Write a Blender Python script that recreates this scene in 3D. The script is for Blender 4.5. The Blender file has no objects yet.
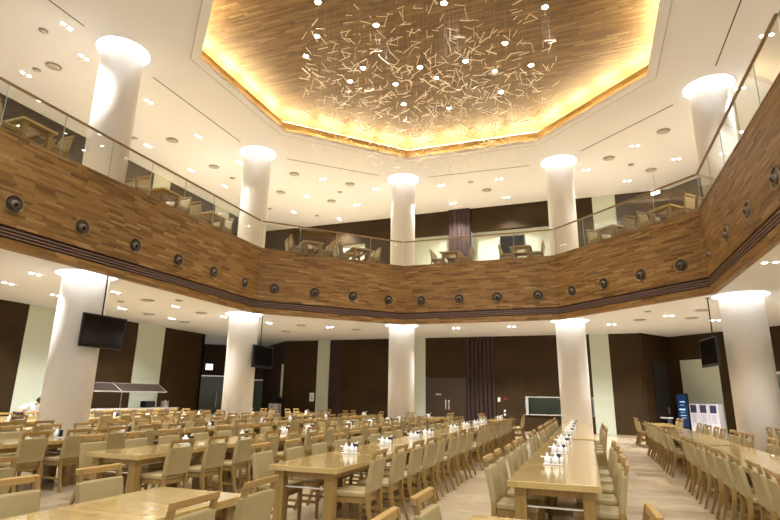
import bpy, bmesh, math, random
from mathutils import Vector, Matrix
from mathutils.geometry import tessellate_polygon
random.seed(7)
S = bpy.context.scene
COL = S.collection
PI = math.pi

# ------------------------------------------------------------ camera
cd = bpy.data.cameras.new('camera'); cam = bpy.data.objects.new('camera', cd); COL.objects.link(cam); S.camera = cam
FPX = 525.2; PT = math.radians(14.52); RO = math.radians(.91); AZ = math.radians(20.185)
cd.sensor_width = 36; cd.lens = FPX / 780 * 36; cd.clip_start = .05; cd.clip_end = 200
def bld(v):
    ca, sa = math.cos(AZ), math.sin(AZ)
    return Vector((v[0]*ca - v[1]*sa, v[0]*sa + v[1]*ca, v[2]))
_f = Vector((0, math.cos(PT), math.sin(PT))); _u = Vector((0, -math.sin(PT), math.cos(PT))); _r = Vector((1, 0, 0))
_r2 = _r*math.cos(RO) + _u*math.sin(RO); _u2 = _u*math.cos(RO) - _r*math.sin(RO)
R3 = Matrix((bld(_r2), bld(_u2), bld(-_f))).transposed()
cam.matrix_world = Matrix.Translation((0, 0, 1.5)) @ R3.to_4x4()
def proj(p):
    q = R3.transposed() @ (Vector(p) - Vector((0, 0, 1.5)))
    if q.z > -.05: return None
    return (390 + q.x/-q.z*FPX, 260 - q.y/-q.z*FPX)
def inview(p, m=40):
    q = proj(p)
    return q is not None and -m < q[0] < 780+m and -m < q[1] < 520+m

# ------------------------------------------------------------ world, exposure
w = bpy.data.worlds.new('world'); S.world = w; w.use_nodes = True
w.node_tree.nodes['Background'].inputs[0].default_value = (1.0, .98, .95, 1)
w.node_tree.nodes['Background'].inputs[1].default_value = .32
S.view_settings.view_transform = 'Standard'; S.view_settings.look = 'None'
S.view_settings.exposure = 1.08; S.view_settings.gamma = 1
S.view_settings.use_curve_mapping = False
SPOT_UP = 520; SPOT_LOW = 270; COVE_W = 18; RING = 2.8

# heights
ZL, ZF2, ZC, ZB, ZT, ZR = 4.441, 6.42, 11.158, 4.22, 6.571, 7.59

# ------------------------------------------------------------ materials
def mat(name, col, rough=.5, metal=0, spec=.5, emit=None, es=1, coat=0):
    m = bpy.data.materials.new(name); m.use_nodes = True
    b = m.node_tree.nodes['Principled BSDF']
    b.inputs['Base Color'].default_value = (*col, 1); b.inputs['Roughness'].default_value = rough
    b.inputs['Metallic'].default_value = metal; b.inputs['Specular IOR Level'].default_value = spec
    if coat: b.inputs['Coat Weight'].default_value = coat; b.inputs['Coat Roughness'].default_value = .12
    if emit: b.inputs['Emission Color'].default_value = (*emit, 1); b.inputs['Emission Strength'].default_value = es
    return m
def nd(nt, t, **k):
    n = nt.nodes.new(t)
    for a, b in k.items(): setattr(n, a, b)
    return n
def mth(nt, op, a, b=None):
    n = nt.nodes.new('ShaderNodeMath'); n.operation = op
    for i, x in enumerate((a, b)):
        if x is None: continue
        if isinstance(x, (int, float)): n.inputs[i].default_value = x
        else: nt.links.new(x, n.inputs[i])
    return n.outputs[0]
def planks(name, L, H, cols, rough=.35, jointw=0.0, joint=(.05, .03, .02), grain=.25, uv=True, rot=0, coat=0):
    """boards of random tone: L long, H high, laid in the surface's own metre coordinates"""
    m = mat(name, cols[0], rough, coat=coat); nt = m.node_tree; L_ = nt.links
    tc = nd(nt, 'ShaderNodeTexCoord'); mp = nd(nt, 'ShaderNodeMapping'); mp.inputs['Rotation'].default_value = (0, 0, rot)
    L_.new(tc.outputs['UV' if uv else 'Object'], mp.inputs[0])
    sp = nd(nt, 'ShaderNodeSeparateXYZ'); L_.new(mp.outputs[0], sp.inputs[0])
    rv = mth(nt, 'DIVIDE', sp.outputs[1], H); row = mth(nt, 'FLOOR', rv)
    wn = nd(nt, 'ShaderNodeTexWhiteNoise', noise_dimensions='1D'); L_.new(row, wn.inputs['W'])
    xs = mth(nt, 'ADD', mth(nt, 'DIVIDE', sp.outputs[0], L), mth(nt, 'MULTIPLY', wn.outputs['Value'], 7.3)); cl = mth(nt, 'FLOOR', xs)
    cb = nd(nt, 'ShaderNodeCombineXYZ'); L_.new(row, cb.inputs[0]); L_.new(cl, cb.inputs[1])
    w2 = nd(nt, 'ShaderNodeTexWhiteNoise', noise_dimensions='2D'); L_.new(cb.outputs[0], w2.inputs['Vector'])
    cr = nd(nt, 'ShaderNodeValToRGB'); e = cr.color_ramp.elements
    e[0].color = (*cols[0], 1); e[1].color = (*cols[-1], 1)
    for i, c in enumerate(cols[1:-1]): x = e.new((i+1)/(len(cols)-1)); x.color = (*c, 1)
    L_.new(w2.outputs['Value'], cr.inputs[0])
    gm = nd(nt, 'ShaderNodeMapping'); gm.inputs['Scale'].default_value = (2.5/L, 3/H, 1); L_.new(mp.outputs[0], gm.inputs[0])
    nz = nd(nt, 'ShaderNodeTexNoise'); nz.inputs['Scale'].default_value = 1.5; nz.inputs['Detail'].default_value = 3; L_.new(gm.outputs[0], nz.inputs[0])
    mx = nd(nt, 'ShaderNodeMix', data_type='RGBA', blend_type='MULTIPLY'); mx.inputs[0].default_value = grain*2
    L_.new(cr.outputs[0], mx.inputs[6])
    g2 = nd(nt, 'ShaderNodeMapRange'); g2.inputs[3].default_value = .55; g2.inputs[4].default_value = 1.35; L_.new(nz.outputs[0], g2.inputs[0])
    L_.new(g2.outputs[0], mx.inputs[7])
    out = mx.outputs[2]
    if jointw:
        fx = mth(nt, 'FRACT', xs); fy = mth(nt, 'FRACT', rv)
        j = mth(nt, 'MAXIMUM', mth(nt, 'LESS_THAN', fx, jointw/L), mth(nt, 'LESS_THAN', fy, jointw/H))
        m3 = nd(nt, 'ShaderNodeMix', data_type='RGBA'); L_.new(j, m3.inputs[0]); L_.new(out, m3.inputs[6]); m3.inputs[7].default_value = (*joint, 1); out = m3.outputs[2]
    L_.new(out, nt.nodes['Principled BSDF'].inputs['Base Color'])
    return m
def noisy(name, c1, c2, scale=(1, 1, 1), rough=.5, coat=0, spec=.5, detail=3):
    m = mat(name, c1, rough, coat=coat, spec=spec); nt = m.node_tree
    tc = nd(nt, 'ShaderNodeTexCoord'); mp = nd(nt, 'ShaderNodeMapping'); mp.inputs['Scale'].default_value = scale
    nz = nd(nt, 'ShaderNodeTexNoise'); nz.inputs['Scale'].default_value = 1; nz.inputs['Detail'].default_value = detail
    cr = nd(nt, 'ShaderNodeValToRGB'); cr.color_ramp.elements[0].color = (*c1, 1); cr.color_ramp.elements[1].color = (*c2, 1)
    cr.color_ramp.elements[0].position = .3; cr.color_ramp.elements[1].position = .7
    nt.links.new(tc.outputs['Object'], mp.inputs[0]); nt.links.new(mp.outputs[0], nz.inputs[0]); nt.links.new(nz.outputs[0], cr.inputs[0])
    nt.links.new(cr.outputs[0], nt.nodes['Principled BSDF'].inputs['Base Color'])
    return m
M = {}
M['plaster'] = noisy('white_plaster', (.80, .797, .787), (.82, .815, .805), (.4, .4, .4), .7)
M['column'] = noisy('column_paint', (.79, .755, .70), (.81, .775, .72), (2, 2, 1), .35)
M['fascia'] = planks('fascia_boards', .46, .055, [(.13, .062, .014), (.215, .108, .025), (.27, .144, .037), (.32, .178, .05), (.20, .10, .024), (.41, .25, .092)], .5)
M['dome'] = planks('ceiling_boards', .62, .07, [(.125, .068, .02), (.19, .108, .034), (.25, .148, .052), (.155, .085, .026), (.33, .21, .09)], .45)
M['floor'] = planks('floor_tiles', 1.2, .6, [(.36, .275, .17), (.43, .335, .215), (.48, .385, .255), (.40, .305, .19)], .22, jointw=.008, joint=(.36, .29, .21), grain=.3, uv=False)
M['oak'] = noisy('light_oak', (.34, .20, .058), (.43, .27, .092), (1.5, 22, 22), .32)
M['oakleg'] = noisy('oak_legs', (.25, .15, .04), (.34, .215, .068), (22, 22, 1.5), .38)
M['tabletop'] = planks('tabletop_boards', .42, .07, [(.44, .30, .10), (.49, .34, .125), (.53, .375, .145), (.46, .315, .11)], .14, grain=.12, uv=False, coat=.5)
M['leather'] = noisy('olive_leatherette', (.355, .27, .12), (.40, .31, .145), (6, 6, 6), .42)
M['brown'] = planks('brown_veneer', 2.4, .61, [(.034, .018, .005), (.042, .022, .006), (.050, .027, .008)], .62, grain=.25, uv=True)
M['brown'].node_tree.nodes['Principled BSDF'].inputs['Specular IOR Level'].default_value = .2
M['brown_up'] = noisy('grey_brown_veneer', (.038, .026, .020), (.055, .038, .028), (3, 3, 30), .4)
M['purple'] = mat('purple_brown_panel', (.045, .023, .020), .55, spec=.2)
M['pale'] = mat('pale_green_glass', (.57, .61, .49), .18, spec=.5)
M['dark'] = mat('dark_recess', (.012, .010, .009), .6)
M['slot'] = mat('slot_maroon', (.045, .015, .017), .5)
M['louvre'] = mat('louvre_brown', (.18, .11, .085), .45)
M['rail'] = mat('handrail_bronze', (.24, .15, .065), .3, metal=.2)
M['steel'] = mat('brushed_steel', (.62, .60, .56), .28, metal=1)
M['chrome'] = mat('bright_metal', (.82, .80, .75), .25, metal=.7)
M['black'] = mat('black_plastic', (.012, .012, .013), .3)
M['screen'] = mat('black_screen', (.006, .006, .007), .12)
M['white'] = mat('white_ceramic', (.85, .85, .83), .2)
M['grey'] = mat('grille_grey', (.5, .46, .40), .5)
M['bronze'] = mat('diffuser_bronze', (.34, .25, .14), .35, metal=.7)
M['lamp'] = mat('lamp_glow', (1, 1, 1), .5, emit=(1, .95, .86), es=22)
M['ringglow'] = mat('ring_glow', (1, 1, 1), .5, emit=(1, .995, .985), es=RING)
M['exit'] = mat('exit_glow', (1, 1, 1), .5, emit=(.95, 1, .95), es=1.6)
M['brass'] = mat('pale_brass', (1.0, .88, .66), .35, metal=.0)
M['wire'] = mat('thin_wire', (.5, .45, .38), .4, metal=1)
M['blue'] = mat('lit_blue_screen', (.006, .014, .045), .3, emit=(.01, .03, .09), es=.4)
M['bluetext'] = mat('lit_screen_text', (.5, .7, .9), .3, emit=(.2, .4, .6), es=.45)
M['kiosk'] = mat('kiosk_white', (.72, .70, .76), .35)
M['navy'] = mat('navy_panel', (.03, .035, .09), .3)
M['print'] = mat('grey_print', (.42, .42, .52), .5)
M['skin'] = mat('skin', (.55, .33, .22), .5)
M['hair'] = mat('black_hair', (.015, .012, .011), .5)
M['shirt'] = mat('white_shirt', (.80, .79, .84), .7)
M['trousers'] = mat('dark_trousers', (.05, .04, .045), .7)
M['red'] = mat('red_plastic', (.5, .03, .03), .4)
M['doorwood'] = mat('door_brown', (.050, .027, .015), .35)
M['glassdoor'] = mat('door_glass_green', (.14, .17, .12), .12)
def glassmat():
    m = bpy.data.materials.new('clear_glass'); m.use_nodes = True; nt = m.node_tree; nt.nodes.clear()
    o = nd(nt, 'ShaderNodeOutputMaterial'); t = nd(nt, 'ShaderNodeBsdfTransparent'); t.inputs[0].default_value = (.95, .955, .93, 1)
    g = nd(nt, 'ShaderNodeBsdfGlossy'); g.inputs['Roughness'].default_value = .01
    fr = nd(nt, 'ShaderNodeLayerWeight'); fr.inputs[0].default_value = .5
    pw = mth(nt, 'ADD', mth(nt, 'MULTIPLY', mth(nt, 'POWER', fr.outputs['Facing'], 4), .45), .035)
    mx = nd(nt, 'ShaderNodeMixShader'); nt.links.new(pw, mx.inputs[0]); nt.links.new(t.outputs[0], mx.inputs[1]); nt.links.new(g.outputs[0], mx.inputs[2]); nt.links.new(mx.outputs[0], o.inputs[0])
    return m
M['greyrim'] = mat('diffuser_rim', (.55, .50, .42), .5)
M['glass'] = glassmat()
M['guard'] = mat('smoked_guard', (.03, .018, .015), .35)
M['glassedge'] = mat('glass_edge', (.35, .42, .34), .2)

# ------------------------------------------------------------ mesh helpers
def obj(name, bm, m, parent=None, smooth=False, bevel=0):
    me = bpy.data.meshes.new(name)
    bmesh.ops.recalc_face_normals(bm, faces=bm.faces[:])
    bm.to_mesh(me); bm.free()
    for mm in (m if isinstance(m, (list, tuple)) else [m]): me.materials.append(M[mm])
    if smooth: me.polygons.foreach_set('use_smooth', [True]*len(me.polygons))
    o = bpy.data.objects.new(name, me); COL.objects.link(o)
    if parent: o.parent = parent
    if bevel:
        b = o.modifiers.new('bevel', 'BEVEL'); b.width = bevel; b.segments = 2; b.limit_method = 'ANGLE'
    return o
def box(bm, c, s, rz=0, rx=0, mi=0):
    mt = Matrix.Translation(c) @ Matrix.Rotation(rz, 4, 'Z') @ Matrix.Rotation(rx, 4, 'X') @ Matrix.Diagonal((*s, 1))
    r = bmesh.ops.create_cube(bm, size=1, matrix=mt)
    fs = set(f for v in r['verts'] for f in v.link_faces)
    for f in fs: f.material_index = mi
    return fs
def cyl(bm, c, r, h, seg=24, r2=None, axis='Z', mi=0, caps=True):
    mt = Matrix.Translation(c)
    if axis == 'Y': mt = mt @ Matrix.Rotation(PI/2, 4, 'X')
    if axis == 'X': mt = mt @ Matrix.Rotation(PI/2, 4, 'Y')
    q = bmesh.ops.create_cone(bm, cap_ends=caps, segments=seg, radius1=r, radius2=r if r2 is None else r2, depth=h, matrix=mt)
    for f in set(f for v in q['verts'] for f in v.link_faces): f.material_index = mi
def lathe(bm, prof, c=(0, 0, 0), seg=24, mt=None, mi=0):
    mt = mt or Matrix.Translation(c); rings = []
    for r, z in prof:
        rings.append([bm.verts.new(mt @ Vector((r*math.cos(2*PI*i/seg), r*math.sin(2*PI*i/seg), z))) for i in range(seg)])
    for a, b in zip(rings, rings[1:]):
        for i in range(seg):
            f = bm.faces.new((a[i], a[(i+1) % seg], b[(i+1) % seg], b[i])); f.material_index = mi
    return rings
def prism(bm, pts, off, mi=0):
    """closed outline pts (3D) pushed along off"""
    a = [bm.verts.new(p) for p in pts]; b = [bm.verts.new(Vector(p)+Vector(off)) for p in pts]
    bm.faces.new(a); bm.faces.new(b[::-1]); n = len(a)
    for i in range(n): bm.faces.new((a[i], b[i], b[(i+1) % n], a[(i+1) % n]))
def sweep(bm, path, w, d):
    """rectangular bar following (y,z) path in the YZ plane, w along x, d across the path; x centre 0 given in path as (x,y,z,w,d)"""
    rings = []
    for i, p in enumerate(path):
        x, y, z = p[:3]; ww = p[3] if len(p) > 3 else w; dd = p[4] if len(p) > 4 else d
        rings.append([bm.verts.new((x-ww/2, y-dd/2, z)), bm.verts.new((x+ww/2, y-dd/2, z)), bm.verts.new((x+ww/2, y+dd/2, z)), bm.verts.new((x-ww/2, y+dd/2, z))])
    for a, b in zip(rings, rings[1:]):
        for i in range(4): bm.faces.new((a[i], a[(i+1) % 4], b[(i+1) % 4], b[i]))
    bm.faces.new(rings[0][::-1]); bm.faces.new(rings[-1])
def empty(name, loc, rz=0):
    o = bpy.data.objects.new(name, None); COL.objects.link(o); o.location = loc; o.rotation_euler = (0, 0, rz); o.empty_display_size = .1
    return o
def tag(o, label, cat, group=None, kind=None):
    o['label'] = label; o['category'] = cat
    if group: o['group'] = group
    if kind: o['kind'] = kind
    return o
def struct(o): o['kind'] = 'structure'; return o
def dup(o, parent=None):
    c = o.copy(); COL.objects.link(c); c.parent = parent
    for ch in list(o.children): dup(ch, c)
    return c
ORD = ['first', 'second', 'third', 'fourth', 'fifth', 'sixth', 'seventh', 'eighth', 'ninth', 'tenth', 'eleventh', 'twelfth', 'thirteenth', 'fourteenth', 'fifteenth', 'sixteenth', 'seventeenth', 'eighteenth', 'nineteenth', 'twentieth']
TENS = {20: 'twenty', 30: 'thirty', 40: 'forty', 50: 'fifty', 60: 'sixty'}
def ordn(i):
    if i < 20: return ORD[i]
    n = i+1; t = n//10*10
    if n % 10 == 0: return TENS[t][:-1]+'ieth'
    return TENS[t]+'-'+ORD[n % 10-1]
def vwall(bm, a, b, z0, z1, th=0, mi=0):
    """vertical quad (or slab) from a to b in plan, with metre UVs"""
    uvl = bm.loops.layers.uv.verify()
    L = math.hypot(b[0]-a[0], b[1]-a[1]); d = Vector((b[0]-a[0], b[1]-a[1], 0)).normalized(); n = Vector((-d.y, d.x, 0))
    base = random.random()*5 if False else 0
    def quad(p, q, uu0, uu1):
        vs = [bm.verts.new((p[0], p[1], z0)), bm.verts.new((q[0], q[1], z0)), bm.verts.new((q[0], q[1], z1)), bm.verts.new((p[0], p[1], z1))]
        f = bm.faces.new(vs); f.material_index = mi
        for l, (s, t) in zip(f.loops, ((uu0, z0), (uu1, z0), (uu1, z1), (uu0, z1))): l[uvl].uv = (s, t)
    quad(a, b, 0, L)
    if th:
        o = n*th; a2 = (a[0]+o.x, a[1]+o.y); b2 = (b[0]+o.x, b[1]+o.y)
        quad(b2, a2, L, 0); quad(b, b2, 0, abs(th)); quad(a2, a, 0, abs(th))
        for z in (z0, z1):
            f = bm.faces.new([bm.verts.new((*p, z)) for p in (a, b, b2, a2)]); f.material_index = mi
            for l, (s, t) in zip(f.loops, ((0, z), (L, z), (L, z+abs(th)), (0, z+abs(th)))): l[uvl].uv = (s, t)
def flat(bm, outer, holes, z, up=True):
    polys = [[Vector((x, y, 0)) for x, y in p] for p in [outer]+holes]
    allv = [v for p in polys for v in p]; vs = [bm.verts.new((v.x, v.y, z)) for v in allv]
    for t in tessellate_polygon(polys):
        try: bm.faces.new([vs[i] for i in t])
        except ValueError: pass
    return vs
def circle(c, r, n=40): return [(c[0]+r*math.cos(2*PI*i/n), c[1]+r*math.sin(2*PI*i/n)) for i in range(n)]
def offset_poly(P, d):
    """closed polygon moved outward by d (corners mitred); P counter-clockwise"""
    n = len(P); out = []
    for i in range(n):
        p0, p1, p2 = Vector(P[i-1]), Vector(P[i]), Vector(P[(i+1) % n])
        d1 = (p1-p0).normalized(); d2 = (p2-p1).normalized(); n1 = Vector((d1.y, -d1.x)); n2 = Vector((d2.y, -d2.x))
        m = (n1+n2).normalized(); out.append(tuple(p1 + m*(d/max(.3, m.dot(n1)))))
    return out

# ------------------------------------------------------------ plan  (x = v, y = u)
COLS = [(-12.06, 9.87), (-12.1, 16.88), (-7.25, 21.32), (-.42, 21.57), (4.32, 17.29)]
CR, RR = .545, .72
F = [(-10.59, 1.0), (-10.59, 15.40), (-6.56, 19.44), (-.755, 19.47), (3.22, 15.55), (3.25, 8.81), (11.5, 8.81)]   # balcony edge
OCT = [(-10.12, 10.82), (-10.06, 15.54), (-6.36, 19.28), (-1.12, 19.33), (2.46, 16.0), (2.44, 10.82), (-1.12, 7.2), (-6.36, 7.2)][::-1]  # ceiling opening, ccw

# floor
bm = bmesh.new(); flat(bm, [(-23, -2.5), (11.5, -2.5), (11.5, 30.5), (-23, 30.5)], [], 0)
fl = struct(obj('floor', bm, 'floor'))
# upper ceiling with the octagonal opening and the recesses round the columns
bm = bmesh.new()
flat(bm, [(-19, -2.5), (11.5, -2.5), (11.5, 27.5), (-19, 27.5)], [OCT] + [circle(c, RR) for c in COLS], ZC)
struct(obj('ceiling', bm, 'plaster'))
# lower ceiling + slab edge; upper floor
def slab_outline(off):
    P = F; out = []
    for i, p in enumerate(P):
        if i == 0: out.append((P[0][0]-off, P[0][1])); continue
        if i == len(P)-1: out.append((P[-1][0], P[-1][1]+off)); continue
        d1 = (Vector(P[i])-Vector(P[i-1])).normalized(); d2 = (Vector(P[i+1])-Vector(P[i])).normalized()
        n1 = Vector((-d1.y, d1.x)); n2 = Vector((-d2.y, d2.x)); m = (n1+n2).normalized()
        out.append(tuple(Vector(P[i]) + m*(off/m.dot(n1))))
    return out
so = slab_outline(.155)
outer = so + [(11.5, 30.5), (-23, 30.5), (-23, 1.0)]
bm = bmesh.new(); flat(bm, outer, [circle(c, RR) for c in COLS], ZL); struct(obj('ceiling', bm, 'plaster'))
bm = bmesh.new(); flat(bm, outer, [circle(c, CR+.003) for c in COLS], ZF2); struct(obj('floor', bm, 'floor'))

# ------------------------------------------------------------ walls
def wallobj(name, a, b, z0, z1, m, th=.12):
    bm = bmesh.new(); vwall(bm, a, b, z0, z1, th); return struct(obj(name, bm, m))
G = .004
# back wall, lower
YB = 26.35
wallobj('wall_back', (-15.95, YB), (-13.86, YB), 0, ZL, 'brown')
wallobj('wall_back_pale', (-13.86, YB-.02), (-13.13, YB-.02), 0, ZL, 'pale')
bm = bmesh.new()
for k in range(3): box(bm, (-12.99+k*.255, YB+.05, ZL/2), (.235, .14, ZL))
struct(obj('wall_back_pilaster', bm, 'purple'))
wallobj('wall_back_middle', (-12.35, YB), (-8.28, YB), 0, ZL, 'brown')
wallobj('wall_back_pale', (-8.28, YB-.02), (-7.66, YB-.02), 0, ZL, 'pale')
wallobj('wall_back_door', (-7.66, YB), (-5.55, YB), 2.47, ZL, 'brown')
bm = bmesh.new()
for k in range(7): box(bm, (-5.45+k*.2065, YB+.04, ZL/2), (.155, .16, ZL))
box(bm, (-4.83, YB+.12, ZL/2), (1.42, .06, ZL))
struct(obj('wall_back_fluted', bm, 'purple'))
bm = bmesh.new()
vwall(bm, (-4.12, YB), (-2.74, YB), 0, ZL, .12); vwall(bm, (-2.74, YB), (.28, YB), 0, .75, .12); vwall(bm, (-2.74, YB), (.28, YB), 1.56, ZL, .12)
struct(obj('wall_back_serving', bm, 'brown'))
wallobj('wall_back_pale', (.28, YB-.04), (1.11, YB-.04), 0, ZL, 'pale')
wallobj('wall_back_right', (1.11, YB), (2.46, YB), 0, ZL, 'brown')
wallobj('wall_alcove_return', (2.46, YB-.1), (3.86, 28.34), 0, ZL, 'brown')
wallobj('wall_right_chamfer', (3.86, 28.34), (4.18, 28.02), 0, ZL, 'brown')
wallobj('wall_right_chamfer', (4.18, 28.02), (5.47, 26.73), 3.32, ZL, 'brown')
wallobj('wall_right_pale', (4.18, 28.02), (5.47, 26.73), 0, 3.32, 'pale')
wallobj('wall_right_chamfer', (5.47, 26.73), (9.6, 22.6), 0, ZL, 'brown')
wallobj('wall_right', (9.6, 22.6), (9.6, 9.5), 0, ZL, 'brown')
# left wall, lower
XL = -18.3
wallobj('wall_left', (XL, 3), (XL, 12.92), 0, ZL, 'brown')
wallobj('wall_left_pale', (XL+.02, 12.92), (XL+.02, 14.05), 0, ZL, 'pale')
wallobj('wall_left_middle', (XL, 14.05), (XL, 17.9), 0, ZL, 'brown')
wallobj('wall_left_pale', (XL+.02, 17.9), (XL+.02, 19.49), 0, ZL, 'pale')
wallobj('wall_left_end', (XL, 19.49), (XL, 22.34), 0, ZL, 'brown')
wallobj('wall_left_return', (XL, 22.34), (-22.9, 22.34), 0, ZL, 'brown')
def alc(x): return (x, x+48.8)
wallobj('wall_left_alcove', alc(-22.8), alc(-22.1), 0, ZL, 'brown')
wallobj('wall_left_alcove', alc(-22.1), alc(-20.95), 2.56, ZL, 'brown')
wallobj('wall_left_alcove', alc(-20.95), alc(-19.85), 0, ZL, 'brown')
wallobj('wall_left_alcove', alc(-19.85), alc(-18.98), 2.38, ZL, 'brown')
wallobj('wall_left_alcove', alc(-18.98), alc(-18.75), 0, ZL, 'brown')
wallobj('wall_left_alcove_return', (-19.2, 29.3), (-15.95, YB), 0, ZL, 'brown')
# upper walls
XU = -17.8; YU = 26.2
for a_, b_, pale in ((3, 17.13, 0), (17.13, 18.14, 1), (18.14, 21.45, 0), (21.45, 22.6, 1), (22.6, YU, 0)):
    wallobj('wall_upper_left_pale' if pale else 'wall_upper_left', (XU+.02*pale, a_), (XU+.02*pale, b_), ZF2, ZC, 'pale' if pale else 'brown_up')
bm = bmesh.new()
vwall(bm, (XU, YU), (-13.09, YU), ZF2, ZC, .12); vwall(bm, (-13.09, YU), (-11.15, YU), 9.85, ZC, .12); vwall(bm, (-11.15, YU), (-8.3, YU), ZF2, ZC, .12)
struct(obj('wall_upper_back', bm, 'brown'))
wallobj('wall_upper_back_pale', (-13.09, YU+.12), (-11.15, YU+.12), ZF2, 9.85, 'pale')
wallobj('wall_upper_back_soffit', (-8.3, YU-.15), (-6.26, YU-.15), 9.9, ZC, 'brown', .3)
wallobj('wall_upper_back_pale', (-8.3, YU+.16), (-6.26, YU+.16), ZF2, 9.9, 'pale')
bm = bmesh.new()
for k in range(5): box(bm, (-6.14+k*.232, YU-.15, (ZF2+ZC)/2), (.215, .3, ZC-ZF2-.002))
struct(obj('wall_upper_back_pilaster', bm, 'purple'))
wallobj('wall_upper_back_soffit', (-5.08, YU-.15), (-.9, YU-.15), 9.9, ZC, 'brown', .3)
wallobj('wall_upper_back_pale', (-5.08, YU+.16), (-.9, YU+.16), ZF2, 9.9, 'pale')
wallobj('wall_upper_back', (-.9, YU), (.91, YU), ZF2, ZC, 'brown')
wallobj('wall_upper_back_pale', (.91, YU-.02), (1.95, YU-.02), ZF2, ZC, 'pale')
wallobj('wall_upper_back', (1.95, YU), (4.3, YU), ZF2, ZC, 'brown_up')
wallobj('wall_upper_chamfer', (4.3, YU), (9.4, 21.1), ZF2, ZC, 'brown_up')
wallobj('wall_upper_right', (9.4, 21.1), (9.4, 10.6), ZF2, ZC, 'plaster')

# back door, double leaf
d = struct(empty('door_1', (-6.6, YB+.05, 0)))
for s in (-1, 1):
    bm = bmesh.new(); box(bm, (s*.5, .03, 1.22), (.985, .05, 2.42)); lf = obj('door_leaf', bm, 'doorwood', d, bevel=.006)
    bm = bmesh.new(); box(bm, (s*.08+.06, -.04, 1.13), (.06, .03, .46)); box(bm, (s*.08+.06, -.02, .95), (.03, .05, .03)); box(bm, (s*.08+.06, -.02, 1.3), (.03, .05, .03)); obj('door_handle', bm, 'chrome', lf)
bm = bmesh.new(); box(bm, (-.4, -.0, 1.62), (.28, .02, .07)); obj('door_plate', bm, 'steel', d)
bm = bmesh.new(); box(bm, (0, .15, 1.23), (2.08, .04, 2.46)); obj('door_backing', bm, 'dark', d)
bm = bmesh.new(); box(bm, (0, .0, 2.45), (2.04, .09, .035)); box(bm, (-1.03, 0, 1.22), (.025, .09, 2.44)); box(bm, (1.02, 0, 1.22), (.025, .09, 2.44)); obj('door_frame', bm, 'dark', d)
# glass doors of the left alcove (45 degree wall)
def alc_door(name, cx, cy, w_, h, trimm):
    d = struct(empty(name, (cx, cy, 0), PI/4))
    bm = bmesh.new(); box(bm, (0, .05, h/2-.01), (w_-.12, .03, h-.03)); obj('door_glass', bm, 'glassdoor', d)
    bm = bmesh.new(); box(bm, (-w_/2+.03, .02, h/2), (.06, .1, h)); box(bm, (w_/2-.03, .02, h/2), (.06, .1, h)); box(bm, (0, .02, h-.03), (w_-.12, .1, .06)); obj('door_frame', bm, 'steel', d)
    bm = bmesh.new(); box(bm, (w_*.22, -.03, 1.1), (.03, .03, .9)); obj('door_handle', bm, 'chrome', d)
    return d
alc_door('door_2', -21.525, 27.275, 1.6, 2.54, 0)
alc_door('door_3', -19.415, 29.385, 1.2, 2.36, 0)
# dark door in the right alcove
d = struct(empty('door_4', (3.2, 27.33, 0), math.atan2(2.09, 1.4)))
bm = bmesh.new(); box(bm, (0, -.03, 1.6), (1.2, .04, 3.2)); obj('door_leaf', bm, 'dark', d)
bm = bmesh.new(); box(bm, (.36, -.07, 1.05), (.03, .04, .3)); obj('door_handle', bm, 'steel', d)
# serving hatch
d = struct(empty('window_1', (-1.23, YB, 0)))
bm = bmesh.new()
box(bm, (0, -.03, 1.56), (3.04, .16, .045)); box(bm, (0, -.03, .76), (3.06, .18, .05)); box(bm, (-1.505, .0, 1.16), (.03, .08, .8)); box(bm, (1.495, .0, 1.16), (.03, .08, .8))
obj('window_frame', bm, 'chrome', d)
bm = bmesh.new(); box(bm, (0, 1.0, 1.16), (2.98, .03, .76)); box(bm, (0, .55, .77), (2.98, .88, .02)); box(bm, (0, .55, 1.55), (2.98, .88, .02)); obj('hatch_interior', bm, 'glassdoor', d)
# window in the right wall, behind the column
d = struct(empty('window_2', (8.1, 24.1, 0), -PI/4))
bm = bmesh.new(); box(bm, (0, -.05, 2.62), (2.9, .08, .09)); box(bm, (0, -.05, .9), (2.9, .08, .06)); box(bm, (-1.42, -.05, 1.76), (.06, .08, 1.7)); box(bm, (1.42, -.05, 1.76), (.06, .08, 1.7)); obj('window_frame', bm, 'kiosk', d)
bm = bmesh.new(); box(bm, (0, -.03, 1.76), (2.8, .02, 1.7)); obj('window_pane', bm, 'glassdoor', d)

# ------------------------------------------------------------ columns
cl_lab = ['left of the serving counter, behind the hanging television', 'in front of the glass door at the left corner', 'in front of the pale strip left of the double door', 'at the far end of the centre table row', 'at the right edge behind the table row']
up_lab = ['leftmost column of the upper floor', 'second column from the left on the upper floor', 'middle column of the upper floor', 'fourth column from the left on the upper floor', 'rightmost column of the upper floor, behind the glass railing']
def ringlight(c, z, nm):
    r = empty('column_cove_light', (c[0], c[1], z))
    bm = bmesh.new(); lathe(bm, [(CR+.004, .11), (RR-.01, .11)], seg=48); obj('glowing_ring', bm, 'ringglow', r)
    bm = bmesh.new(); lathe(bm, [(RR, -.012), (RR-.003, -.012), (RR-.003, .13), (RR+.02, .13), (RR+.02, -.012), (RR, -.012)], seg=48); obj('cove_rim', bm, 'plaster', r, smooth=False)
    return tag(r, 'glowing round ceiling cove around the ' + nm, 'light', 'ceiling coves around the columns')
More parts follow.
